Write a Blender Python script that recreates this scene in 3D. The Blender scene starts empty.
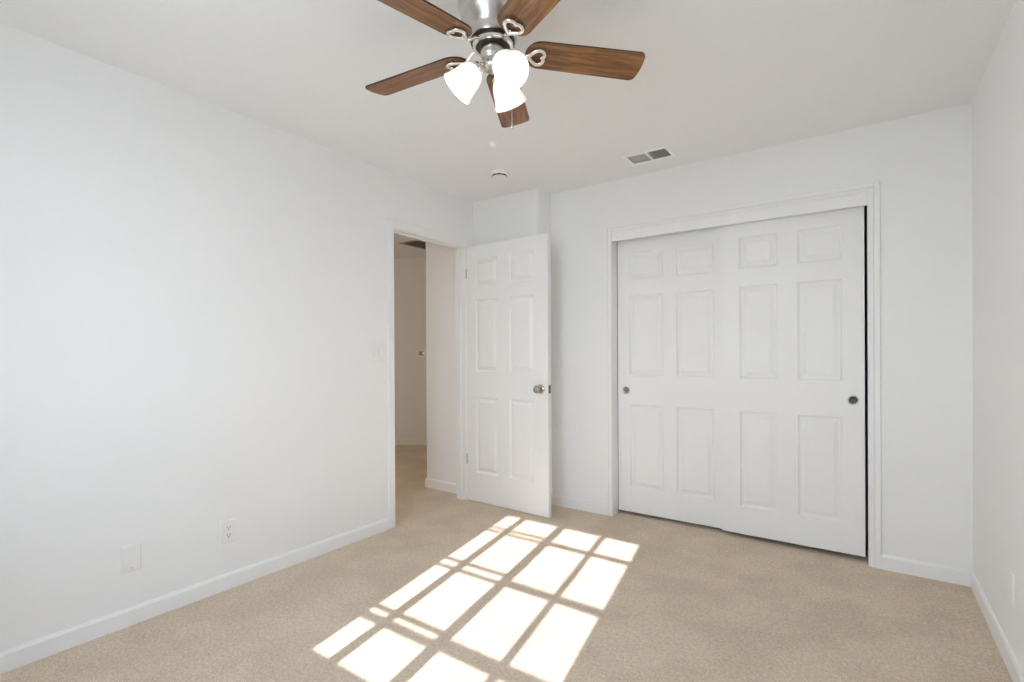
import bpy, bmesh, math, random
from mathutils import Vector, Matrix
random.seed(7)
sc = bpy.context.scene
COL = sc.collection
PI = math.pi

# ---------------------------------------------------------------- camera
EYE = 1.1858
Fv = Vector((-0.57686809, 0.81683519, -0.00186623))
Rv = Vector((0.81683173, 0.57685419, -0.00501649))
Uv = Vector((0.0030211, 0.00441825, 0.99998568))
cd = bpy.data.cameras.new('camera')
cam = bpy.data.objects.new('camera', cd)
COL.objects.link(cam)
m = Matrix.Identity(4)
for i in range(3):
    m[i][0], m[i][1], m[i][2] = Rv[i], Uv[i], -Fv[i]
m[2][3] = EYE
cam.matrix_world = m
cd.sensor_width = 36
cd.lens = 500.567 / 1024 * 36
cd.shift_y = (354.917 - 341) / 1024
cd.clip_start = 0.02
sc.camera = cam

# ---------------------------------------------------------------- room numbers
XL, XR, YB, YF, H = -2.654, 0.441, 3.402, -0.26, 2.44
KSUN = 1.58                      # floor run in y per metre of height
SUNDX = -0.178                   # sideways drift per metre of y
YWIN = -0.33                     # plane of the window sash

# ---------------------------------------------------------------- world, sun, exposure
w = bpy.data.worlds.new('sky')
sc.world = w
w.use_nodes = True
nt = w.node_tree
nt.nodes.clear()
out = nt.nodes.new('ShaderNodeOutputWorld')
bg = nt.nodes.new('ShaderNodeBackground')
tc = nt.nodes.new('ShaderNodeTexCoord')
sep = nt.nodes.new('ShaderNodeSeparateXYZ')
rp = nt.nodes.new('ShaderNodeValToRGB')
rp.color_ramp.elements[0].position = 0.0
rp.color_ramp.elements[0].color = (0.81, 0.90, 1.0, 1)
rp.color_ramp.elements[1].position = 0.7
rp.color_ramp.elements[1].color = (0.63, 0.80, 1.0, 1)
nt.links.new(tc.outputs['Generated'], sep.inputs[0])
nt.links.new(sep.outputs['Z'], rp.inputs[0])
nt.links.new(rp.outputs[0], bg.inputs[0])
bg.inputs[1].default_value = 11.2
nt.links.new(bg.outputs[0], out.inputs[0])

sl = bpy.data.lights.new('sun', 'SUN')
sl.energy = 8.0
sl.angle = math.radians(0.45)
sl.color = (0.985, 0.985, 1.0)
so = bpy.data.objects.new('sun', sl)
COL.objects.link(so)
sdir = Vector((SUNDX, 1.0, -1.0 / KSUN)).normalized()
so.rotation_euler = sdir.to_track_quat('-Z', 'Y').to_euler()
so.location = (0, -6, 5)

pl = bpy.data.lights.new('window_portal', 'AREA')
pl.shape = 'RECTANGLE'
pl.size, pl.size_y = 1.3, 1.35
pl.cycles.is_portal = True
po = bpy.data.objects.new('window_portal', pl)
COL.objects.link(po)
po.location = (-1.06, YF - 0.13, 1.5)
po.rotation_euler = (PI / 2, 0, 0)

sc.view_settings.view_transform = 'Standard'
sc.view_settings.look = 'None'
sc.view_settings.gamma = 1
sc.view_settings.exposure = 0.54
sc.view_settings.use_curve_mapping = False
sc.cycles.max_bounces = 16
sc.cycles.diffuse_bounces = 12
sc.cycles.glossy_bounces = 6
sc.cycles.transparent_max_bounces = 16
sc.cycles.sample_clamp_indirect = 6

# ---------------------------------------------------------------- materials
def mat(name, col, rough=0.5, metal=0.0, spec=0.5):
    mt = bpy.data.materials.new(name)
    mt.use_nodes = True
    b = mt.node_tree.nodes['Principled BSDF']
    b.inputs['Base Color'].default_value = (*col, 1)
    b.inputs['Roughness'].default_value = rough
    b.inputs['Metallic'].default_value = metal
    b.inputs['Specular IOR Level'].default_value = spec
    return mt, mt.node_tree, b

def coords(nt):
    g = nt.nodes.new('ShaderNodeNewGeometry')
    return g.outputs['Position']

def noise(nt, src, scale, detail=2, rough=0.5):
    n = nt.nodes.new('ShaderNodeTexNoise')
    n.inputs['Scale'].default_value = scale
    n.inputs['Detail'].default_value = detail
    n.inputs['Roughness'].default_value = rough
    nt.links.new(src, n.inputs['Vector'])
    return n

def bump(nt, b, fac, strength, dist):
    bp = nt.nodes.new('ShaderNodeBump')
    bp.inputs['Strength'].default_value = strength
    bp.inputs['Distance'].default_value = dist
    nt.links.new(fac, bp.inputs['Height'])
    nt.links.new(bp.outputs[0], b.inputs['Normal'])
    return bp

def paint(name, col, rough, scale, strength, dist=0.002):
    mt, nt, b = mat(name, col, rough, 0, 0.3)
    n = noise(nt, coords(nt), scale, 3)
    bump(nt, b, n.outputs['Fac'], strength, dist)
    return mt

M = {}
M['wall'] = paint('wall_paint', (0.865, 0.868, 0.868), 0.75, 90, 0.10)
M['ceiling'] = paint('ceiling_paint', (0.875, 0.877, 0.875), 0.9, 28, 0.35, 0.004)
M['trim'] = paint('trim_paint', (0.87, 0.872, 0.872), 0.42, 40, 0.03)
M['door'] = paint('door_paint', (0.865, 0.868, 0.868), 0.45, 150, 0.05)
M['plate'] = mat('white_plastic', (0.85, 0.85, 0.845), 0.35)[0]
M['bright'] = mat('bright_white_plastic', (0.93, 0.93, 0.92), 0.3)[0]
M['dark'] = mat('dark_slot', (0.02, 0.02, 0.02), 0.6)[0]
M['duct'] = mat('duct_dark', (0.035, 0.034, 0.032), 0.8)[0]
M['brown_slat'] = mat('hall_grille_paint', (0.46, 0.41, 0.33), 0.6)[0]
M['nickel'] = mat('brushed_nickel', (0.58, 0.55, 0.51), 0.27, 1.0)[0]
M['chrome'] = mat('bright_nickel', (0.82, 0.79, 0.75), 0.14, 1.0)[0]
M['black'] = mat('black_metal', (0.012, 0.012, 0.012), 0.35)[0]
M['knob'] = mat('satin_knob', (0.46, 0.43, 0.37), 0.2, 1.0)[0]
M['bronze'] = mat('dark_pull', (0.10, 0.082, 0.065), 0.35, 0.8)[0]
M['hinge'] = mat('hinge_metal', (0.55, 0.54, 0.52), 0.35, 1.0)[0]
M['closet'] = mat('closet_paint', (0.5, 0.5, 0.49), 0.8)[0]
M['ground'] = mat('outdoor_paving', (0.42, 0.41, 0.38), 0.9)[0]
M['frame'] = mat('window_frame_vinyl', (0.8, 0.8, 0.8), 0.4)[0]

def carpet():
    mt, nt, b = mat('carpet', (0.4, 0.3, 0.2), 0.95, 0, 0.1)
    P = coords(nt)
    n1 = noise(nt, P, 250, 3, 0.75)
    n2 = noise(nt, P, 70, 2, 0.6)
    n3 = noise(nt, P, 3.2, 3, 0.55)
    r1 = nt.nodes.new('ShaderNodeValToRGB')
    e = r1.color_ramp.elements
    e[0].position, e[0].color = 0.39, (0.47, 0.36, 0.255, 1)
    e[1].position, e[1].color = 0.61, (0.89, 0.75, 0.59, 1)
    mx = nt.nodes.new('ShaderNodeMath'); mx.operation = 'MULTIPLY_ADD'
    mx.inputs[1].default_value = 0.76
    sc2 = nt.nodes.new('ShaderNodeMath'); sc2.operation = 'MULTIPLY'; sc2.inputs[1].default_value = 0.24
    nt.links.new(n2.outputs['Fac'], sc2.inputs[0])
    nt.links.new(n1.outputs['Fac'], mx.inputs[0]); nt.links.new(sc2.outputs[0], mx.inputs[2])
    nt.links.new(mx.outputs[0], r1.inputs[0])
    # nap laid in different directions by footsteps and the vacuum cleaner
    r2 = nt.nodes.new('ShaderNodeValToRGB')
    e = r2.color_ramp.elements
    e[0].position, e[0].color = 0.40, (0.90, 0.89, 0.88, 1)
    e[1].position, e[1].color = 0.58, (1.0, 1.0, 1.0, 1)
    nt.links.new(n3.outputs['Fac'], r2.inputs[0])
    mul = nt.nodes.new('ShaderNodeMix'); mul.data_type = 'RGBA'; mul.blend_type = 'MULTIPLY'
    mul.inputs[0].default_value = 1.0
    nt.links.new(r1.outputs[0], mul.inputs[6]); nt.links.new(r2.outputs[0], mul.inputs[7])
    nt.links.new(mul.outputs[2], b.inputs['Base Color'])
    bump(nt, b, mx.outputs[0], 0.6, 0.006)
    b.inputs['Sheen Weight'].default_value = 0.15
    return mt
M['carpet'] = carpet()

def wood():
    mt, nt, b = mat('walnut_blade', (0.2, 0.08, 0.03), 0.3, 0, 0.5)
    t = nt.nodes.new('ShaderNodeTexCoord')
    mp = nt.nodes.new('ShaderNodeMapping')
    mp.inputs['Scale'].default_value = (2.2, 26, 20)
    nt.links.new(t.outputs['Object'], mp.inputs[0])
    n1 = noise(nt, mp.outputs[0], 2.2, 6, 0.65)
    n1.inputs['Distortion'].default_value = 0.5
    r = nt.nodes.new('ShaderNodeValToRGB')
    e = r.color_ramp.elements
    e[0].position, e[0].color = 0.30, (0.060, 0.022, 0.008, 1)
    e[1].position, e[1].color = 0.72, (0.44, 0.20, 0.066, 1)
    k = e.new(0.5); k.color = (0.23, 0.098, 0.032, 1)
    nt.links.new(n1.outputs['Fac'], r.inputs[0])
    nt.links.new(r.outputs[0], b.inputs['Base Color'])
    return mt
M['wood'] = wood()
M['wood_edge'] = mat('dark_blade_edge', (0.03, 0.014, 0.008), 0.4)[0]

def glow(name, col, strength):
    mt, nt, b = mat(name, (0.9, 0.88, 0.82), 0.25)
    b.inputs['Emission Color'].default_value = (*col, 1)
    b.inputs['Emission Strength'].default_value = strength
    return mt
M['shade'] = glow('lit_frosted_glass', (1.0, 0.94, 0.84), 0.36)
M['bulb'] = glow('lit_bulb', (1.0, 0.95, 0.90), 42.0)

def glass():
    mt = bpy.data.materials.new('window_glass')
    mt.use_nodes = True
    nt = mt.node_tree; nt.nodes.clear()
    o = nt.nodes.new('ShaderNodeOutputMaterial')
    tr = nt.nodes.new('ShaderNodeBsdfTransparent')
    gl = nt.nodes.new('ShaderNodeBsdfGlossy'); gl.inputs['Roughness'].default_value = 0.0
    mx = nt.nodes.new('ShaderNodeMixShader'); mx.inputs[0].default_value = 0.06
    nt.links.new(tr.outputs[0], mx.inputs[1]); nt.links.new(gl.outputs[0], mx.inputs[2])
    nt.links.new(mx.outputs[0], o.inputs[0])
    return mt
M['glass'] = glass()

# ---------------------------------------------------------------- helpers
def obj(name, bm, mt, parent=None, smooth=False, loc=None, bevel=0.0):
    me = bpy.data.meshes.new(name)
    bmesh.ops.recalc_face_normals(bm, faces=bm.faces[:])
    bm.to_mesh(me); bm.free()
    for x in (mt if isinstance(mt, (list, tuple)) else [mt]):
        me.materials.append(x)
    if smooth:
        for p_ in me.polygons: p_.use_smooth = True
        try: me.set_sharp_from_angle(angle=math.radians(38))
        except Exception: pass
    o = bpy.data.objects.new(name, me)
    COL.objects.link(o)
    if parent: o.parent = parent
    if loc: o.location = loc
    if bevel:
        bv = o.modifiers.new('bevel', 'BEVEL'); bv.width = bevel; bv.segments = 2
        bv.limit_method = 'ANGLE'
    return o

def tag(o, label=None, cat=None, kind=None, group=None):
    if label: o['label'] = label
    if cat: o['category'] = cat
    if kind: o['kind'] = kind
    if group: o['group'] = group
    return o

def empty(name, loc):
    o = bpy.data.objects.new(name, None)
    o.empty_display_size = 0.1
    COL.objects.link(o); o.location = loc
    return o

def box(bm, a, b, mi=0):
    x0, y0, z0 = a; x1, y1, z1 = b
    v = [bm.verts.new(c) for c in ((x0,y0,z0),(x1,y0,z0),(x1,y1,z0),(x0,y1,z0),(x0,y0,z1),(x1,y0,z1),(x1,y1,z1),(x0,y1,z1))]
    for f in ((0,3,2,1),(4,5,6,7),(0,1,5,4),(1,2,6,5),(2,3,7,6),(3,0,4,7)):
        bm.faces.new([v[i] for i in f]).material_index = mi
    return v

def boxes(name, lst, mt, parent=None, bevel=0.0):
    bm = bmesh.new()
    for a, b in lst: box(bm, a, b)
    return obj(name, bm, mt, parent, bevel=bevel)

def grid_slab(axis, c0, c1, u_rng, v_rng, hole):
    """slab with one rectangular hole; axis = thin axis; u, v the two other axes"""
    bm = bmesh.new()
    u0, u1 = u_rng; v0, v1 = v_rng; a0, a1, b0, b1 = hole
    us = [u0, a0, a1, u1]; vs = [v0, b0, b1, v1]
    def P(c, u, v):
        return ((c, u, v), (u, c, v), (u, v, c))[axis]
    V = {}
    for k, c in enumerate((c0, c1)):
        for i, u in enumerate(us):
            for j, v in enumerate(vs):
                V[k, i, j] = bm.verts.new(P(c, u, v))
    skip = {(1, 1)}
    cells = [(i, j) for i in range(3) for j in range(3)
             if (i, j) not in skip and us[i+1] - us[i] > 1e-6 and vs[j+1] - vs[j] > 1e-6]
    edges = {}
    for i, j in cells:
        q = [(i, j), (i+1, j), (i+1, j+1), (i, j+1)]
        bm.faces.new([V[0, *a] for a in q]); bm.faces.new([V[1, *a] for a in reversed(q)])
        for s in range(4):
            e = (q[s], q[(s+1) % 4]); r = (e[1], e[0])
            if r in edges: edges.pop(r)
            else: edges[e] = 1
    for (a, b) in edges:
        bm.faces.new([V[0, *a], V[1, *a], V[1, *b], V[0, *b]])
    for v in [v for v in bm.verts if not v.link_faces]: bm.verts.remove(v)
    return bm

def lathe(bm, prof, seg=40, mat4=None, mi=0, cap=False):
    rings = []
    for r, z in prof:
        if r < 1e-6:
            rings.append([bm.verts.new((0, 0, z))])
        else:
            rings.append([bm.verts.new((r*math.cos(2*PI*i/seg), r*math.sin(2*PI*i/seg), z)) for i in range(seg)])
    for A, B in zip(rings, rings[1:]):
        for i in range(seg):
            j = (i+1) % seg
            if len(A) == 1 and len(B) == 1: continue
            if len(A) == 1: f = [A[0], B[i], B[j]]
            elif len(B) == 1: f = [A[i], B[0], A[j]]
            else: f = [A[i], B[i], B[j], A[j]]
            bm.faces.new(f).material_index = mi
    if cap:
        for R_ in (rings[0], rings[-1]):
            if len(R_) > 1: bm.faces.new(R_)
    if mat4:
        vs = [v for r in rings for v in r]
        bmesh.ops.transform(bm, matrix=mat4, verts=vs)

def tube(bm, pts, r, seg=8, closed=False, flat=1.0, mi=0):
    pts = [Vector(p_) for p_ in pts]; n = len(pts); rings = []
    for i, p_ in enumerate(pts):
        a = pts[(i-1) % n] if (closed or i > 0) else p_
        b = pts[(i+1) % n] if (closed or i < n-1) else p_
        t = (b - a).normalized()
        up = Vector((0, 0, 1)) if abs(t.z) < 0.95 else Vector((1, 0, 0))
        s = t.cross(up).normalized(); u = s.cross(t).normalized()
        rr = r[i] if isinstance(r, (list, tuple)) else r
        rings.append([bm.verts.new(p_ + s*rr*math.cos(2*PI*k/seg) + u*rr*flat*math.sin(2*PI*k/seg)) for k in range(seg)])
    m_ = n if closed else n-1
    for i in range(m_):
        A, B = rings[i], rings[(i+1) % n]
        for k in range(seg):
            l = (k+1) % seg
            bm.faces.new([A[k], A[l], B[l], B[k]]).material_index = mi
    if not closed:
        bm.faces.new(rings[0]); bm.faces.new(list(reversed(rings[-1])))

def dirmat(origin, direction):
    q = Vector(direction).to_track_quat('Z', 'Y')
    return Matrix.Translation(Vector(origin)) @ q.to_matrix().to_4x4()

# ---------------------------------------------------------------- the room shell
def S(o, label, cat): return tag(o, label, cat, 'structure')

XMIN, YMAX, YHALL = -5.75, 5.6, 1.0
bm = bmesh.new(); box(bm, (XMIN, YF-0.12, -0.12), (XR+0.12, YMAX, 0.0))
S(obj('floor', bm, M['carpet']), 'beige cut pile carpet covering bedroom and hallway floor', 'floor')

# ceiling slab with the register opening
VX0, VX1, VY0, VY1 = -1.240, -0.998, 3.040, 3.172
bm = grid_slab(2, H, H+0.12, (XMIN, XR+0.12), (YF-0.12, YMAX), (VX0, VX1, VY0, VY1))
S(obj('ceiling', bm, M['ceiling']), 'pale textured ceiling over the room', 'ceiling')

# left wall with the doorway (opening 2.35 .. 3.10, 2.05 high)
DY0, DY1, DZ = 2.35, 3.10, 2.052
T = 0.098
boxes('wall_left', [((XL-T, YF-0.12, 0), (XL, DY0-0.018, H)),
                    ((XL-T, DY0-0.018, DZ+0.018), (XL, DY1+0.018, H)),
                    ((XL-T, DY1+0.018, 0), (XL, YB+T, H))], M['wall'])
S(bpy.data.objects['wall_left'], 'long white wall on the left with the open doorway', 'wall')
# back wall with the closet opening
CX0, CX1, CZ = -1.510, 0.010, 2.070
boxes('wall_back', [((XL, YB, 0), (CX0-0.018, YB+T, H)),
                    ((CX0-0.018, YB, CZ+0.018), (CX1+0.018, YB+T, H)),
                    ((CX1+0.018, YB, 0), (XR+T, YB+T, H))], M['wall'])
S(bpy.data.objects['wall_back'], 'white back wall around the sliding closet doors', 'wall')
bm = bmesh.new()   # bullnose outer corner
pts = [(XL, YB), (XL, 3.205)] + [(-2.022-0.035+0.035*math.sin(PI/2*k/8), 3.205+0.035-0.035*math.cos(PI/2*k/8)) for k in range(9)] + [(-2.022, YB)]
A_ = [bm.verts.new((x, y, 0)) for x, y in pts]; B_ = [bm.verts.new((x, y, H)) for x, y in pts]
bm.faces.new(A_); bm.faces.new(list(reversed(B_)))
for i in range(len(pts)):
    j = (i+1) % len(pts); bm.faces.new([A_[i], A_[j], B_[j], B_[i]])
S(obj('wall_back_corner', bm, M['wall'], smooth=True), 'shallow white wall projection behind the open door', 'wall')
bm = bmesh.new(); box(bm, (XR, YF-0.12, 0), (XR+0.12, YB, H))
S(obj('wall_right', bm, M['wall']), 'white wall at the right edge', 'wall')
# window wall behind the camera
WX0, WX1, WZ0, WZ1 = -1.64, -0.48, 0.86, 2.17
bm = grid_slab(1, YF-0.12, YF, (XL-T, XR+0.12), (0, H), (WX0, WX1, WZ0, WZ1))
S(obj('wall_front', bm, M['wall']), 'white wall with the gridded window facing the closet', 'wall')

# hallway
boxes('wall_hallway_near', [((-3.207, 3.213, 0), (XL-T, 3.213+0.10, H)), ((-3.207, 3.313, 0), (-3.107, YMAX, H))], M['wall'])
S(bpy.data.objects['wall_hallway_near'], 'white hallway wall seen through the doorway, ending in a corner', 'wall')
A2 = Vector((-5.02, 4.486)); D2 = Vector((0.833, 0.553)).normalized(); N2 = Vector((-D2.y, D2.x))
def hall_pt(s, off, z):
    q = A2 + D2*s + N2*off
    return (q.x, q.y, z)
def slant(name, s0, s1, o0, o1, z0, z1, mt, parent=None, bevel=0):
    bm = bmesh.new()
    v = [bm.verts.new(hall_pt(s, o, z)) for z in (z0, z1) for (s, o) in ((s0, o0), (s1, o0), (s1, o1), (s0, o1))]
    for f in ((0,3,2,1),(4,5,6,7),(0,1,5,4),(1,2,6,5),(2,3,7,6),(3,0,4,7)): bm.faces.new([v[i] for i in f])
    return obj(name, bm, mt, parent, bevel=bevel)
S(slant('wall_hallway_far', -0.80, 1.75, 0, 0.1, 0, H, M['wall']), 'dim wall at the far end of the hallway', 'wall')
bm = bmesh.new(); box(bm, (XMIN, YHALL, 0), (XMIN+0.1, YMAX, H))
S(obj('wall_hallway_left', bm, M['wall']), 'hallway side wall out of sight of the doorway', 'wall')
boxes('wall_hallway_ends', [((XMIN, YHALL-0.1, 0), (XL-T, YHALL, H)), ((XMIN, YMAX-0.1, 0), (-3.107, YMAX, H))], M['wall'])
S(bpy.data.objects['wall_hallway_ends'], 'end walls closing the hallway', 'wall')

# closet interior
boxes('wall_closet', [((CX0-0.3, 4.05, 0), (XR+0.12, 4.15, H)), ((CX0-0.4, YB+T, 0), (CX0-0.3, 4.15, H)),
                      ((XR, YB+T, 0), (XR+0.12, 4.05, H))], M['closet'])
S(bpy.data.objects['wall_closet'], 'dim closet interior walls behind the sliding doors', 'wall')

# outdoors
bm = bmesh.new(); box(bm, (-16, -22, -0.45), (16, YF-0.14, -0.35))
S(obj('ground', bm, M['ground']), 'pale paving outside the window', 'ground')

# ---------------------------------------------------------------- baseboards
BH, BT = 0.080, 0.012
def base_profile(n):   # (offset from wall, z)
    return [(0, 0), (BT, 0), (BT, BH-0.014), (BT*0.55, BH-0.002), (0, BH)]
def baseboard(name, p0, p1, nrm, label):
    """p0 -> p1 along the wall foot, nrm points into the room"""
    bm = bmesh.new()
    A = []; B = []
    for o_, z in base_profile(0):
        A.append(bm.verts.new((p0[0]+nrm[0]*o_, p0[1]+nrm[1]*o_, z)))
        B.append(bm.verts.new((p1[0]+nrm[0]*o_, p1[1]+nrm[1]*o_, z)))
    n = len(A)
    for i in range(n):
        j = (i+1) % n
        bm.faces.new([A[i], A[j], B[j], B[i]])
    bm.faces.new(A); bm.faces.new(list(reversed(B)))
    return S(obj(name, bm, M['trim']), label, 'baseboard')
baseboard('baseboard_left', (XL, YF), (XL, DY0-0.062), (1, 0), 'white baseboard along the left wall')
baseboard('baseboard_back', (-2.022, YB), (CX0-0.056, YB), (0, -1), 'short white baseboard between open door and closet')
baseboard('baseboard_back_right', (CX1+0.058, YB), (XR-BT, YB), (0, -1), 'white baseboard between closet and right corner')
baseboard('baseboard_right', (XR, YF), (XR, YB), (-1, 0), 'white baseboard along the right wall')
baseboard('baseboard_corner', (XL+0.02, 3.205), (-2.022, 3.205), (0, -1), 'white baseboard on the wall projection behind the open door')
baseboard('baseboard_front', (XL+BT, YF), (XR-BT, YF), (0, 1), 'white baseboard under the window')
baseboard('baseboard_hallway', (-3.207-BT, 3.213), (XL-T, 3.213), (0, -1), 'white baseboard on the near hallway wall seen through the doorway')
baseboard('baseboard_hallway_corner', (-3.207, 3.213), (-3.207, YMAX-0.1), (-1, 0), 'white baseboard turning the hallway corner')
a = hall_pt(-0.8, 0, 0); b = hall_pt(1.75, 0, 0)
baseboard('baseboard_hallway_far', a, b, (-N2.x, -N2.y), 'dim baseboard at the far end of the hallway')

# ---------------------------------------------------------------- door frame in the left wall (jambs, stop, casing)
CW, CT = 0.057, 0.012
j0, j1 = XL-T-0.002, XL+0.003
lst = [((j0, DY0-0.018, 0), (j1, DY0, DZ)), ((j0, DY1, 0), (j1, DY1+0.018, DZ)), ((j0, DY0-0.018, DZ), (j1, DY1+0.018, DZ+0.018))]
# stops
lst += [((XL-0.070, DY0, 0), (XL-0.040, DY0+0.011, DZ)), ((XL-0.075, DY1-0.011, 0), (XL-0.040, DY1, DZ)),
        ((XL-0.075, DY0+0.011, DZ-0.011), (XL-0.040, DY1-0.011, DZ))]
tr1 = boxes('trim_1', lst, M['trim'], bevel=0.0015)
S(tr1, 'white frame around the open bedroom doorway', 'door frame')
def casing(side):
    x0, x1 = (XL, XL+CT) if side > 0 else (XL-T-CT, XL-T)
    bm = bmesh.new()
    a0, a1 = DY0-0.006, DY1+0.006
    zt = DZ+0.006
    box(bm, (x0, a0-CW, 0), (x1, a0, zt+CW)); box(bm, (x0, a1, 0), (x1, a1+CW, zt+CW)); box(bm, (x0, a0, zt), (x1, a1, zt+CW))
    o = obj('casing', bm, M['trim'], tr1, bevel=0.004)
casing(1); casing(-1)

# closet frame
lst = [((CX0-0.018, YB-0.002, 0), (CX0, YB+T+0.002, CZ+0.018)), ((CX1, YB-0.002, 0), (CX1+0.018, YB+T+0.002, CZ+0.018)),
       ((CX0, YB-0.002, CZ), (CX1, YB+T+0.002, CZ+0.018))]
tr2 = boxes('trim_2', lst, M['trim'], bevel=0.001)
S(tr2, 'white frame around the sliding closet doors', 'door frame')
bm = bmesh.new()
c0, c1, ct = CX0-0.001, CX1+0.003, CZ+0.005
for x0, x1, z0, z1, th in ((c0-0.055, c0-0.026, 0, ct+0.045, 0.015), (c0-0.026, c0, 0, ct+0.018, 0.010),
                           (c1+0.026, c1+0.055, 0, ct+0.045, 0.015), (c1, c1+0.026, 0, ct+0.018, 0.010)):
    box(bm, (x0, YB-th, z0), (x1, YB, z1))
box(bm, (c0-0.026, YB-0.015, ct+0.018), (c1+0.026, YB, ct+0.045))
box(bm, (c0, YB-0.010, ct), (c1, YB, ct+0.018))
obj('casing', bm, M['trim'], tr2, bevel=0.003)
boxes('fascia', [((CX0, YB+0.004, 2.004), (CX1, YB+0.022, CZ))], M['trim'], tr2, bevel=0.001)
boxes('track', [((CX0, YB+0.030, 2.035), (CX1, YB+T-0.01, CZ))], M['hinge'], tr2)

# ---------------------------------------------------------------- six-panel doors
def panel_face(bm, w_, z0, z1, rects, y, sgn):
    """one moulded face in the plane y; sgn=-1 faces -y"""
    xs = sorted({0.0, w_} | {r[0] for r in rects} | {r[1] for r in rects})
    zs = sorted({z0, z1} | {r[2] for r in rects} | {r[3] for r in rects})
    cache = {}
    def V(x, z, d=0.0):
        k = (round(x, 5), round(z, 5), round(d, 5))
        if k not in cache: cache[k] = bm.verts.new((x, y - sgn*d, z))
        return cache[k]
    for i in range(len(xs)-1):
        for j in range(len(zs)-1):
            x0, x1, a0, a1 = xs[i], xs[i+1], zs[j], zs[j+1]
            mx_, mz = (x0+x1)/2, (a0+a1)/2
            hit = [r for r in rects if r[0] < mx_ < r[1] and r[2] < mz < r[3]]
            if not hit:
                bm.faces.new([V(x0, a0), V(x1, a0), V(x1, a1), V(x0, a1)])
    for (x0, x1, a0, a1) in rects:
        steps = [(0, 0), (0.003, 0.0045), (0.011, 0.0125), (0.019, 0.0125), (0.040, 0.0035), (0.042, 0.0020)]
        rings = []
        for ins, d in steps:
            rings.append([V(x0+ins, a0+ins, d), V(x1-ins, a0+ins, d), V(x1-ins, a1-ins, d), V(x0+ins, a1-ins, d)])
        # outermost ring must follow the grid's vertices on its sides (rects share rows, so corners suffice)
        for A, B in zip(rings, rings[1:]):
            for k in range(4):
                l = (k+1) % 4
                bm.faces.new([A[k], A[l], B[l], B[k]])
        bm.faces.new(rings[-1])
    return cache, V, xs, zs

def door_leaf(name, w_, z0, z1, th, cols, rows, mt, parent=None):
    rects = [(c[0], c[1], r[0], r[1]) for c in cols for r in rows]
    bm = bmesh.new()
    for y, s in ((0.0, -1), (th, 1)):
        cache, V, xs, zs = panel_face(bm, w_, z0, z1, rects, y, s)
        if s < 0: C0, X, Z = cache, xs, zs
        else: C1 = cache
    def g(c, x, z): return c[(round(x, 5), round(z, 5), 0.0)]
    for i in range(len(X)-1):
        for z in (z0, z1):
            bm.faces.new([g(C0, X[i], z), g(C0, X[i+1], z), g(C1, X[i+1], z), g(C1, X[i], z)])
    for j in range(len(Z)-1):
        for x in (0.0, w_):
            bm.faces.new([g(C0, x, Z[j]), g(C0, x, Z[j+1]), g(C1, x, Z[j+1]), g(C1, x, Z[j])])
    return obj(name, bm, mt, parent)

# open bedroom door, hinged at the far jamb and standing at right angles to the wall
DX = -2.640
d1 = empty('door_1', (DX, 3.110, 0))
d1.rotation_euler.z = math.radians(-2.0)
S(d1, 'open white six-panel bedroom door standing away from its doorway', 'door')
door_leaf('door_leaf', 0.780, 0.007, 2.054, 0.035, [(0.090, 0.316), (0.428, 0.660)],
          [(0.240, 0.842), (1.046, 1.620), (1.728, 1.945)], M['door'], d1)
def knob_bm(sgn):
    bm = bmesh.new()
    prof = [(0.0, 0.0), (0.033, 0.0), (0.033, 0.004), (0.029, 0.008), (0.014, 0.011), (0.012, 0.018), (0.012, 0.030),
            (0.017, 0.034), (0.025, 0.040), (0.0285, 0.048), (0.0285, 0.056), (0.025, 0.063), (0.017, 0.067), (0.0, 0.068)]
    lathe(bm, prof, 32, dirmat((0.716, 0.0 if sgn < 0 else 0.035, 0.930), (0, sgn, 0)))
    return bm
obj('door_knob', knob_bm(-1), M['knob'], d1, smooth=True)
obj('door_knob', knob_bm(1), M['knob'], d1, smooth=True)
bm = bmesh.new()
box(bm, (0.7795, 0.005, 0.902), (0.7820, 0.030, 0.959)); 
lt = obj('latch_plate', bm, M['bronze'], d1, bevel=0.0005)
bm = bmesh.new()
vs = box(bm, (0.782, 0.011, 0.921), (0.792, 0.024, 0.940)); vs[5].co.x -= 0.0; 
for i in (2, 6): vs[i].co.x -= 0.008
obj('latch_bolt', bm, M['knob'], lt)
for z in (0.300, 1.795):
    bm = bmesh.new()
    lathe(bm, [(0, 0), (0.0055, 0), (0.0055, 0.078), (0, 0.078)], 14, Matrix.Translation((-0.004, -0.006, z)))
    lathe(bm, [(0, 0), (0.0035, 0.001), (0.003, 0.006), (0, 0.008)], 12, Matrix.Translation((-0.004, -0.006, z+0.078)))
    box(bm, (-0.0035, 0.0, z), (-0.0005, 0.030, z+0.078))
    obj('hinge', bm, M['hinge'], d1, smooth=True)

# sliding closet doors
def pull(parent, x, z, ring, cup):
    bm = bmesh.new()
    prof = [(0.0225, 0.0), (0.0275, 0.0), (0.0275, 0.0018), (0.025, 0.003), (0.0215, 0.0022), (0.0205, 0.0)]
    lathe(bm, prof, 36, dirmat((x, 0.0, z), (0, -1, 0)))
    o = obj('finger_pull', bm, ring, parent, smooth=True)
    bm = bmesh.new()
    lathe(bm, [(0.0205, 0.0022), (0.019, 0.0010), (0.010, 0.0006), (0.0, 0.0004)], 36, dirmat((x, 0.0, z), (0, -1, 0)))
    obj('pull_cup', bm, cup, o, smooth=True)
rows_c = [(0.205, 0.812), (1.022, 1.610), (1.720, 1.922)]
d2 = empty('door_2', (-1.506, YB+0.098, 0))
S(d2, 'left six-panel sliding closet door running behind the other', 'door')
door_leaf('door_leaf', 0.775, 0.024, 2.034, 0.033, [(0.090, 0.340), (0.432, 0.682)], rows_c, M['door'], d2)
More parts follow.
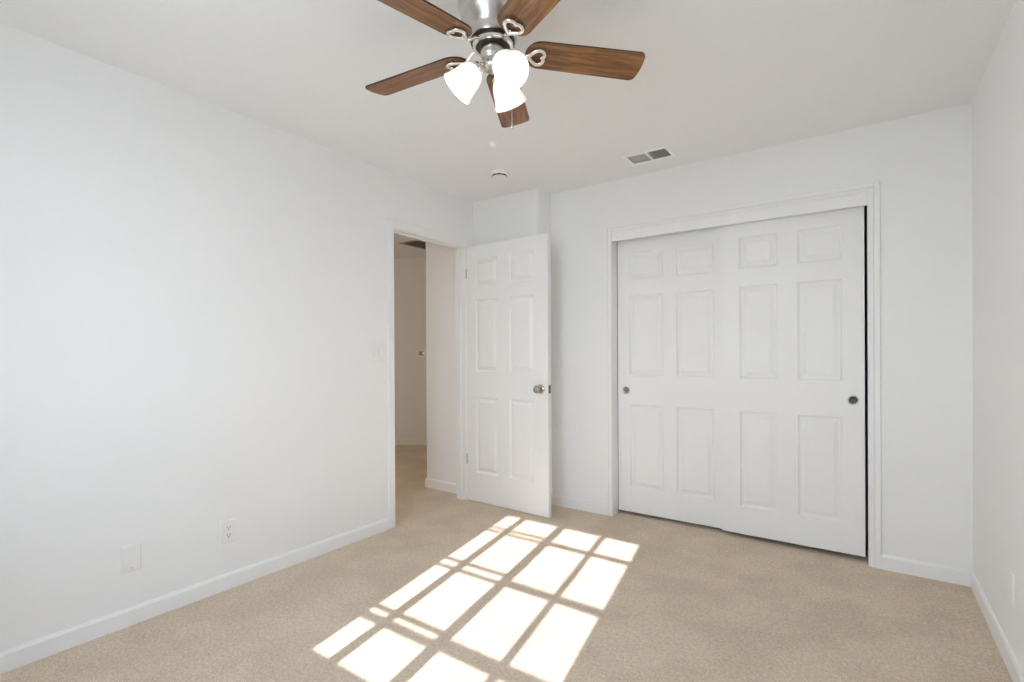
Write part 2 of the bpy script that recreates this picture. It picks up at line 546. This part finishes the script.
pull(d2, 0.063, 0.914, M['knob'], mat('grey_cup', (0.30, 0.29, 0.28), 0.35, 0.8)[0])
d3 = empty('door_3', (-0.770, YB+0.050, 0))
S(d3, 'right six-panel sliding closet door, in front with a dark round pull', 'door')
door_leaf('door_leaf', 0.766, 0.030, 2.034, 0.033, [(0.112, 0.330), (0.436, 0.660)], rows_c, M['door'], d3)
pull(d3, 0.7125, 0.912, M['hinge'], M['bronze'])

# ---------------------------------------------------------------- window in the front wall
def floor_y(z_of_y):  # height of the sash plane that casts onto floor y
    return (z_of_y - YWIN) / KSUN
ux = 0.0125
gx0, gxm0, gxm1, gx1 = -1.572+ux, -1.152+ux, -1.090+ux, -0.570+ux
gz1, gz0 = floor_y(2.985), floor_y(1.168)
win = empty('window_1', (0, 0, 0))
S(win, 'gridded sliding window letting the sun in', 'window')
yo, yi = YWIN-0.002, YWIN+0.002
boxes('window_frame', [((WX0, yo-0.01, WZ0), (gx0, yi+0.01, WZ1)), ((gx1, yo-0.01, WZ0), (WX1, yi+0.01, WZ1)),
                       ((gx0, yo-0.01, WZ0), (gx1, yi+0.01, gz0)), ((gx0, yo-0.01, gz1), (gx1, yi+0.01, WZ1)),
                       ((gxm0, yo-0.004, gz0), (gxm1, yi+0.004, gz1))], M['frame'], win)
lst = []
# left sash: one upright bar, three pairs of slim cross bars
lst.append(((-1.460+ux, YWIN-0.003, gz0), (-1.407+ux, YWIN+0.003, gz1)))
for (y0, y1) in ((2.722, 2.738), (2.655, 2.672), (2.150, 2.172), (2.058, 2.082), (1.548, 1.572), (1.456, 1.500)):
    lst.append(((gx0, YWIN-0.003, floor_y(y0-0.006)), (gxm0, YWIN+0.003, floor_y(y1+0.007))))
boxes('muntins', lst, M['frame'], win)
lst = [((-0.834+ux, YWIN-0.003, gz0), (-0.793+ux, YWIN+0.003, gz1))]
for (y0, y1) in ((2.655, 2.704), (2.062, 2.125), (1.463, 1.542)):
    lst.append(((gxm1, YWIN-0.003, floor_y(y0-0.005)), (gx1, YWIN+0.003, floor_y(y1+0.005))))
boxes('muntins', lst, M['frame'], win)
bm = bmesh.new(); box(bm, (gx0, YWIN+0.008, gz0), (gx1, YWIN+0.011, gz1))
obj('pane', bm, M['glass'], win)
boxes('window_sill', [((WX0-0.03, YF-0.055, WZ0-0.02), (WX1+0.03, YF+0.03, WZ0))], M['trim'], win, bevel=0.004)

# ---------------------------------------------------------------- ceiling register
v = empty('ceiling_vent', ((VX0+VX1)/2, (VY0+VY1)/2, H))
tag(v, 'white louvred air register in the ceiling above the closet', 'vent')
cx, cy = (VX0+VX1)/2, (VY0+VY1)/2
hx, hy = (VX1-VX0)/2, (VY1-VY0)/2
bm = bmesh.new()
o_ = 0.030
for a, b in (((-hx-o_, -hy-o_, -0.005), (hx+o_, -hy, 0)), ((-hx-o_, hy, -0.005), (hx+o_, hy+o_, 0)),
             ((-hx-o_, -hy, -0.005), (-hx, hy, 0)), ((hx, -hy, -0.005), (hx+o_, hy, 0)),
             ((-0.008, -hy, -0.004), (0.004, hy, 0.012))):
    box(bm, a, b)
obj('register_frame', bm, M['bright'], v, bevel=0.0015)
def slat(x, tilt):
    bm = bmesh.new()
    box(bm, (-0.0012, -hy, -0.0050), (0.0012, hy, 0.0050))
    bmesh.ops.transform(bm, matrix=Matrix.Translation((x, 0, 0.004)) @ Matrix.Rotation(tilt, 4, 'Y'), verts=bm.verts[:])
    return bm
for k in range(8):
    obj('slat', slat(-hx+0.009+k*0.0135, math.radians(14)), M['plate'], v)
for k in range(8):
    obj('slat', slat(0.013+k*0.0135, math.radians(-34)), M['plate'], v)
bm = bmesh.new()   # open-bottomed duct boot above the slats
for a, b in (((-hx-0.004, -hy-0.004, 0.0), (-hx, hy+0.004, 0.15)), ((hx, -hy-0.004, 0.0), (hx+0.004, hy+0.004, 0.15)),
             ((-hx, -hy-0.004, 0.0), (hx, -hy, 0.15)), ((-hx, hy, 0.0), (hx, hy+0.004, 0.15)), ((-hx-0.004, -hy-0.004, 0.15), (hx+0.004, hy+0.004, 0.154))):
    box(bm, a, b)
obj('duct', bm, M['duct'], v)

# ---------------------------------------------------------------- smoke detector and the small cap
s = empty('smoke_detector', (-2.055, 2.770, H))
tag(s, 'round white smoke detector on the ceiling above the open door', 'smoke detector')
bm = bmesh.new()
lathe(bm, [(0, 0), (0.056, 0), (0.057, -0.007), (0.055, -0.010), (0.0535, -0.025), (0.051, -0.027), (0.0, -0.027)], 48)
obj('housing', bm, M['bright'], s, smooth=True)
bm = bmesh.new()
lathe(bm, [(0.0, -0.027), (0.0515, -0.027), (0.0515, -0.036), (0.0, -0.034)], 48)
obj('vent_gap', bm, M['dark'], s, smooth=True)
bm = bmesh.new()
lathe(bm, [(0.0, -0.036), (0.0495, -0.036), (0.0485, -0.039), (0.042, -0.042), (0, -0.043)], 48)
for k in range(8):
    a = 2*PI*k/8+0.2
    box(bm, (0.0500*math.cos(a)-0.002, 0.0500*math.sin(a)-0.002, -0.034), (0.0500*math.cos(a)+0.002, 0.0500*math.sin(a)+0.002, -0.028))
obj('cover', bm, M['plate'], s, smooth=True)
bm = bmesh.new()
lathe(bm, [(0, 0), (0.0180, 0), (0.0215, -0.008), (0.0225, -0.018), (0.0215, -0.028), (0.0170, -0.037), (0.009, -0.0415), (0, -0.043)], 32)
c = obj('ceiling_button', bm, M['bright'], smooth=True, loc=(-1.782, 2.336, H))
tag(c, 'small round white knob on the ceiling between fan and smoke detector', 'ceiling knob')

# ---------------------------------------------------------------- wall plates
def plate_bm(wy, hz, th, inset=0.004):
    """plate in the y-z plane, centred, projecting +x"""
    bm = bmesh.new()
    o_, i_ = [], []
    for sy, sz in ((-1,-1),(1,-1),(1,1),(-1,1)):
        o_.append((0, sy*wy/2, sz*hz/2))
    v0 = [bm.verts.new(c) for c in o_]
    v1 = [bm.verts.new((th*0.45, c[1], c[2])) for c in o_]
    v2 = [bm.verts.new((th, c[1]*(1-2*inset/wy), c[2]*(1-2*inset/hz))) for c in o_]
    for A, B in ((v0, v1), (v1, v2)):
        for k in range(4):
            l = (k+1) % 4; bm.faces.new([A[k], A[l], B[l], B[k]])
    bm.faces.new(v2); bm.faces.new(v0)
    return bm
def screw(parent, x, y, z, dark=False):
    bm = bmesh.new()
    lathe(bm, [(0, 0), (0.003, 0), (0.0028, 0.0009), (0, 0.0013)], 12, dirmat((x, y, z), (1, 0, 0)))
    return obj('screw', bm, M['plate'] if not dark else M['hinge'], parent, smooth=True)

bp = empty('blank_wall_plate', (XL, 0.832, 0.293))
tag(bp, 'blank white cover plate low on the left wall', 'wall plate')
obj('cover', plate_bm(0.074, 0.117, 0.007), M['plate'], bp)
screw(bp, 0.007, 0, 0.042); screw(bp, 0.007, 0, -0.042, True)

ol = empty('wall_outlet', (XL, 1.243, 0.290))
tag(ol, 'white duplex power outlet low on the left wall', 'outlet')
obj('cover', plate_bm(0.072, 0.116, 0.006), M['plate'], ol)
screw(ol, 0.006, 0, 0)
for z in (0.0195, -0.0195):
    bm = bmesh.new()
    lathe(bm, [(0, 0), (0.0165, 0), (0.0160, 0.0022), (0, 0.0022)], 28, dirmat((0.006, 0, z), (1, 0, 0)))
    for v_ in bm.verts:
        v_.co.z = max(min(v_.co.z, z+0.0135), z-0.0135)
    r = obj('receptacle', bm, M['plate'], ol)
    bm = bmesh.new()
    for y in (-0.0065, 0.0065): box(bm, (0.0080, y-0.0015, z-0.0005), (0.0086, y+0.0015, z+0.0080))
    lathe(bm, [(0, 0), (0.0030, 0), (0, 0.0002)], 12, dirmat((0.0084, 0, z-0.0072), (1, 0, 0)))
    obj('slots', bm, M['dark'], r)

sw = empty('light_switch', (XL, 2.204, 1.200))
tag(sw, 'white double light switch beside the doorway', 'light switch')
obj('cover', plate_bm(0.116, 0.116, 0.006), M['plate'], sw)
for y in (-0.023, 0.023):
    bm = bmesh.new()
    box(bm, (0.0055, y-0.0175, -0.0345), (0.0062, y+0.0175, 0.0345))
    r = obj('switch_frame', bm, M['plate'], sw)
    bm = bmesh.new()
    vs = box(bm, (0.006, y-0.0160, -0.033), (0.0085, y+0.0160, 0.033))
    for i in (5, 6): vs[i].co.x += 0.0025
    obj('rocker', bm, M['plate'], r)
    screw(sw, 0.006, y, 0.048); screw(sw, 0.006, y, -0.048)

jp = empty('jack_wall_plate', (XR, 2.572, 0.313))
tag(jp, 'white jack plate low on the right wall', 'wall plate')
o = obj('cover', plate_bm(0.076, 0.120, 0.007), M['plate'], jp); o.scale.x = -1
bm = bmesh.new()
lathe(bm, [(0, 0), (0.0075, 0), (0.0075, 0.003), (0.0045, 0.003), (0.0045, 0.011), (0, 0.011)], 16, dirmat((-0.007, 0.012, -0.036), (-1, 0, 0)))
obj('jack', bm, M['plate'], jp, smooth=True)

# hallway control box on the far wall
tcx = (Vector(hall_pt(0, 0, 0)) - Vector((-4.738, 4.673, 0))).length
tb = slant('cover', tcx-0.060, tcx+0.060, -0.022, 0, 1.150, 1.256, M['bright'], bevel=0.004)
th = empty('thermostat', (*hall_pt(tcx, 0, 0)[:2], 1.203))
tag(th, 'small pale control box on the far hallway wall', 'thermostat')
inv = Matrix.Translation(-th.location)
def rel(o):
    o.data.transform(inv); o.parent = th
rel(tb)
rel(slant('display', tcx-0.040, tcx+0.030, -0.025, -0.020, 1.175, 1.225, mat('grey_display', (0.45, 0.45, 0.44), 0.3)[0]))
rel(slant('button', tcx+0.012, tcx+0.030, -0.031, -0.025, 1.190, 1.212, glow('emissive_white_dot', (1, 1, 1), 0.7), bevel=0.002))  # white emission makes the button a bright dot

# added lamp, out of sight round the corner, to brighten the hallway
hl = empty('added_hallway_lamp', (-4.55, 2.0, H))
tag(hl, 'added dome lamp out of sight round the corner, brightening the hallway', 'added fill lamp')
bm = bmesh.new()
lathe(bm, [(0, 0), (0.15, 0), (0.15, -0.02), (0.14, -0.024), (0, -0.024)], 40)
obj('added_lamp_base', bm, M['nickel'], hl, smooth=True)
bm = bmesh.new()
lathe(bm, [(0.135, -0.024), (0.13, -0.045), (0.105, -0.068), (0.06, -0.083), (0, -0.088)], 40)
obj('lamp_shade', bm, glow('added_hall_glow', (1.0, 0.89, 0.75), 33.0), hl, smooth=True)  # dome of the added lamp, strong enough to lift the hall walls

# hallway return grille
g = empty('hallway_return_grille', (-4.02, 4.10, H))
tag(g, 'brown louvred return grille on the hallway ceiling', 'vent')
bm = bmesh.new()
gw, gd, fr = 0.25, 0.24, 0.028
for a, b in (((-gw, -gd, -0.008), (gw, -gd+fr, 0)), ((-gw, gd-fr, -0.008), (gw, gd, 0)), ((-gw, -gd+fr, -0.008), (-gw+fr, gd-fr, 0)), ((gw-fr, -gd+fr, -0.008), (gw, gd-fr, 0))):
    box(bm, a, b)
obj('grille_frame', bm, M['brown_slat'], g)
boxes('filter', [((-gw+fr, -gd+fr, -0.002), (gw-fr, gd-fr, 0))], M['duct'], g)
for k in range(9):
    bm = bmesh.new(); box(bm, (-0.0025, -gd+fr, -0.010), (0.0025, gd-fr, 0.010))
    bmesh.ops.transform(bm, matrix=Matrix.Translation((-gw+fr+0.025+k*0.049, 0, -0.009)) @ Matrix.Rotation(math.radians(-40), 4, 'Y'), verts=bm.verts[:])
    obj('slat', bm, M['brown_slat'], g)

# ---------------------------------------------------------------- ceiling fan
FC = Vector((-1.041, 1.370, 0)); ZB = 2.216
fan = empty('ceiling_fan', (FC.x, FC.y, H))
tag(fan, 'five-blade ceiling fan with brushed nickel housing and three lit glass shades', 'ceiling fan')
def zl(z): return z - H
bm = bmesh.new()
lathe(bm, [(0, 0), (0.104, 0), (0.108, zl(2.425)), (0.117, zl(2.412)), (0.1185, zl(2.400)), (0.1185, zl(2.385)),
           (0.1175, zl(2.366)), (0.114, zl(2.348)), (0.108, zl(2.332)), (0.099, zl(2.315)), (0.090, zl(2.299)), (0.084, zl(2.287)),
           (0.081, zl(2.276)), (0.081, zl(2.260)), (0.078, zl(2.256)), (0.0, zl(2.256))], 72)
obj('motor_housing', bm, M['nickel'], fan, smooth=True)
bm = bmesh.new()
lathe(bm, [(0, zl(2.256)), (0.074, zl(2.256)), (0.0755, zl(2.254)), (0.0755, zl(2.248)), (0.074, zl(2.246)), (0.0, zl(2.246))], 64)
obj('motor_ring', bm, M['black'], fan, smooth=True)
bm = bmesh.new()
lathe(bm, [(0.052, zl(2.246)), (0.069, zl(2.246)), (0.0715, zl(2.244)), (0.0715, zl(2.236)), (0.069, zl(2.234)), (0.060, zl(2.234)), (0.058, zl(2.237)), (0.052, zl(2.237))], 64)
obj('flywheel', bm, M['chrome'], fan, smooth=True)
bm = bmesh.new()
lathe(bm, [(0, zl(2.246)), (0.058, zl(2.246)), (0.058, zl(2.236)), (0, zl(2.236))], 48)
obj('hub_ring', bm, M['black'], fan, smooth=True)
bm = bmesh.new()
lathe(bm, [(0, zl(2.236)), (0.041, zl(2.236)), (0.0425, zl(2.231)), (0.0425, zl(2.207)), (0.041, zl(2.202)), (0.036, zl(2.198)),
           (0.0335, zl(2.192)), (0.0345, zl(2.186)), (0.0345, zl(2.172)), (0.031, zl(2.163)), (0.022, zl(2.157)), (0.009, zl(2.154)), (0, zl(2.153))], 48)
obj('switch_housing', bm, M['nickel'], fan, smooth=True)

# blade, built along +x then turned
R0, R1, BW = 0.112, 0.532, 0.064
def blade_outline():
    pts = []
    n = 14
    rr = 0.058
    # rounded root
    for k in range(n+1):
        a = PI/2 + PI*k/n
        pts.append((R0+rr*0.92 + rr*0.92*math.cos(a), rr*math.sin(a)))
    # rounded tip corners
    cr = 0.022
    for k in range(7):
        a = -PI/2 + (PI/2)*k/6
        pts.append((R1-cr+cr*math.cos(a), -BW+cr+cr*math.sin(a)))
    for k in range(1, 4):
        t = k/4
        pts.append((R1+0.004*math.sin(PI*t), -BW+cr+(2*BW-2*cr)*t))
    for k in range(7):
        a = (PI/2)*k/6
        pts.append((R1-cr+cr*math.cos(a), BW-cr+cr*math.sin(a)))
    return pts
def blade_mesh():
    bm = bmesh.new()
    pts = blade_outline(); th = 0.0055
    lo = [bm.verts.new((x, y, -th/2)) for x, y in pts]; hi = [bm.verts.new((x, y, th/2)) for x, y in pts]
    bm.faces.new(lo).material_index = 0; bm.faces.new(hi).material_index = 0
    n = len(pts)
    for i in range(n):
        j = (i+1) % n
        bm.faces.new([lo[i], lo[j], hi[j], hi[i]]).material_index = 1
    me = bpy.data.meshes.new('blade')
    bmesh.ops.recalc_face_normals(bm, faces=bm.faces[:])
    bm.to_mesh(me); bm.free()
    me.materials.append(M['wood']); me.materials.append(M['wood_edge'])
    return me
def iron_mesh():
    """arm from the flywheel and the heart-shaped loop under the blade root (blade frame)"""
    bm = bmesh.new()
    zc = -0.010
    heart = []
    c0 = 0.150; n = 40
    for k in range(n):
        t = 2*PI*k/n
        hx = 13.6*math.cos(t) - 3.4*math.cos(2*t) - 1.4*math.cos(3*t) - 0.6*math.cos(4*t)
        hy = 16*math.sin(t)**3
        heart.append((c0 + 0.0022*hx + 0.003, 0.0019*hy, zc))
    # keep the point towards the hub
    tube(bm, heart, 0.0075, 8, True, flat=0.8)
    tip = min(heart, key=lambda q: q[0])
    arm = [(0.060, 0, 0.010), (0.072, 0, 0.010), (0.084, 0, 0.006), (0.094, 0, -0.002), (0.104, 0, -0.008), (tip[0]+0.002, 0, zc)]
    tube(bm, arm, [0.010, 0.010, 0.0085, 0.008, 0.008, 0.0065], 10, False, flat=0.6)
    for (x, y) in ((0.176, 0.014), (0.176, -0.014), (0.132, 0.0)):
        lathe(bm, [(0, -0.012), (0.004, -0.011), (0.005, -0.008), (0.005, -0.003), (0, -0.003)], 12, Matrix.Translation((x, y, 0)))
    me = bpy.data.meshes.new('blade_iron')
    bmesh.ops.recalc_face_normals(bm, faces=bm.faces[:])
    bm.to_mesh(me); bm.free()
    me.materials.append(M['chrome'])
    for p_ in me.polygons: p_.use_smooth = True
    return me
bme, ime = blade_mesh(), iron_mesh()
for k in range(5):
    a = math.radians(44.2 + 72*k)
    b = bpy.data.objects.new('blade', bme if k == 0 else bme)
    COL.objects.link(b); b.parent = fan
    b.matrix_local = Matrix.Translation((0, 0, zl(ZB)+0.014)) @ Matrix.Rotation(a, 4, 'Z') @ Matrix.Rotation(math.radians(1.6), 4, 'Y') @ Matrix.Rotation(math.radians(-12), 4, 'X')
    i_ = bpy.data.objects.new('blade_iron', ime)
    COL.objects.link(i_); i_.parent = b
    i_['label'] = 'bright nickel heart-shaped blade bracket'

# light kit: three arms, sockets and bell shades
for k in range(3):
    a = math.radians(-23.9 + 120*k)
    d = Vector((math.cos(a), math.sin(a), 0))
    axis = (d*0.0725 + Vector((0, 0, -0.073))).normalized()
    neck = d*0.052 + Vector((0, 0, zl(2.168)))
    bm = bmesh.new()
    tube(bm, [d*0.030+Vector((0, 0, zl(2.178))), d*0.042+Vector((0, 0, zl(2.180))), neck-axis*0.006], 0.008, 12)
    lathe(bm, [(0, -0.012), (0.014, -0.012), (0.023, -0.004), (0.0245, 0.002), (0.0245, 0.013), (0.022, 0.014), (0, 0.014)], 32, dirmat(neck, axis))
    for q in range(3):
        aa = 2*PI*q/3
        m4 = dirmat(neck, axis)
        p0 = m4 @ Vector((0.024*math.cos(aa), 0.024*math.sin(aa), 0.008)); p1 = m4 @ Vector((0.033*math.cos(aa), 0.033*math.sin(aa), 0.008))
        tube(bm, [p0, p1], 0.0022, 6)
    sk = obj('lamp_socket', bm, M['chrome'], fan, smooth=True)
    bm = bmesh.new()
    prof = [(0.019, 0.007), (0.023, 0.007), (0.031, 0.012), (0.039, 0.023), (0.0445, 0.038), (0.0480, 0.055), (0.0515, 0.074), (0.0555, 0.090), (0.0600, 0.103),
            (0.0580, 0.1035), (0.0535, 0.090), (0.0495, 0.074), (0.0460, 0.055), (0.0425, 0.039), (0.037, 0.025), (0.029, 0.014), (0.019, 0.010)]
    lathe(bm, prof, 48, dirmat(neck, axis))
    sh = obj('lamp_shade', bm, M['shade'], fan, smooth=True)
    bm = bmesh.new()
    lathe(bm, [(0.011, 0.014), (0.012, 0.028), (0.018, 0.042), (0.024, 0.056), (0.0245, 0.066), (0.020, 0.078), (0.010, 0.085), (0, 0.087)], 24, dirmat(neck, axis))
    obj('bulb', bm, M['bulb'], fan, smooth=True)

# pull chain: beads of a thin chain and its bell
ch = Vector((-0.964, 1.372, 0)) - FC
bm = bmesh.new()
top = Vector((ch.x, ch.y, zl(2.19)))
tube(bm, [Vector((0.036*ch.normalized().x, 0.036*ch.normalized().y, zl(2.195))), Vector((ch.x*0.8, ch.y*0.8, zl(2.198))), top, Vector((ch.x, ch.y, zl(1.965)))], 0.0012, 6)
pc = obj('pull_chain', bm, M['chrome'], fan, smooth=True)
bm = bmesh.new()
lathe(bm, [(0, zl(1.967)), (0.0022, zl(1.966)), (0.003, zl(1.960)), (0.0045, zl(1.953)), (0.0062, zl(1.943)), (0.0050, zl(1.940)), (0, zl(1.941))], 20, Matrix.Translation((ch.x, ch.y, 0)))
obj('chain_bell', bm, M['nickel'], pc, smooth=True)
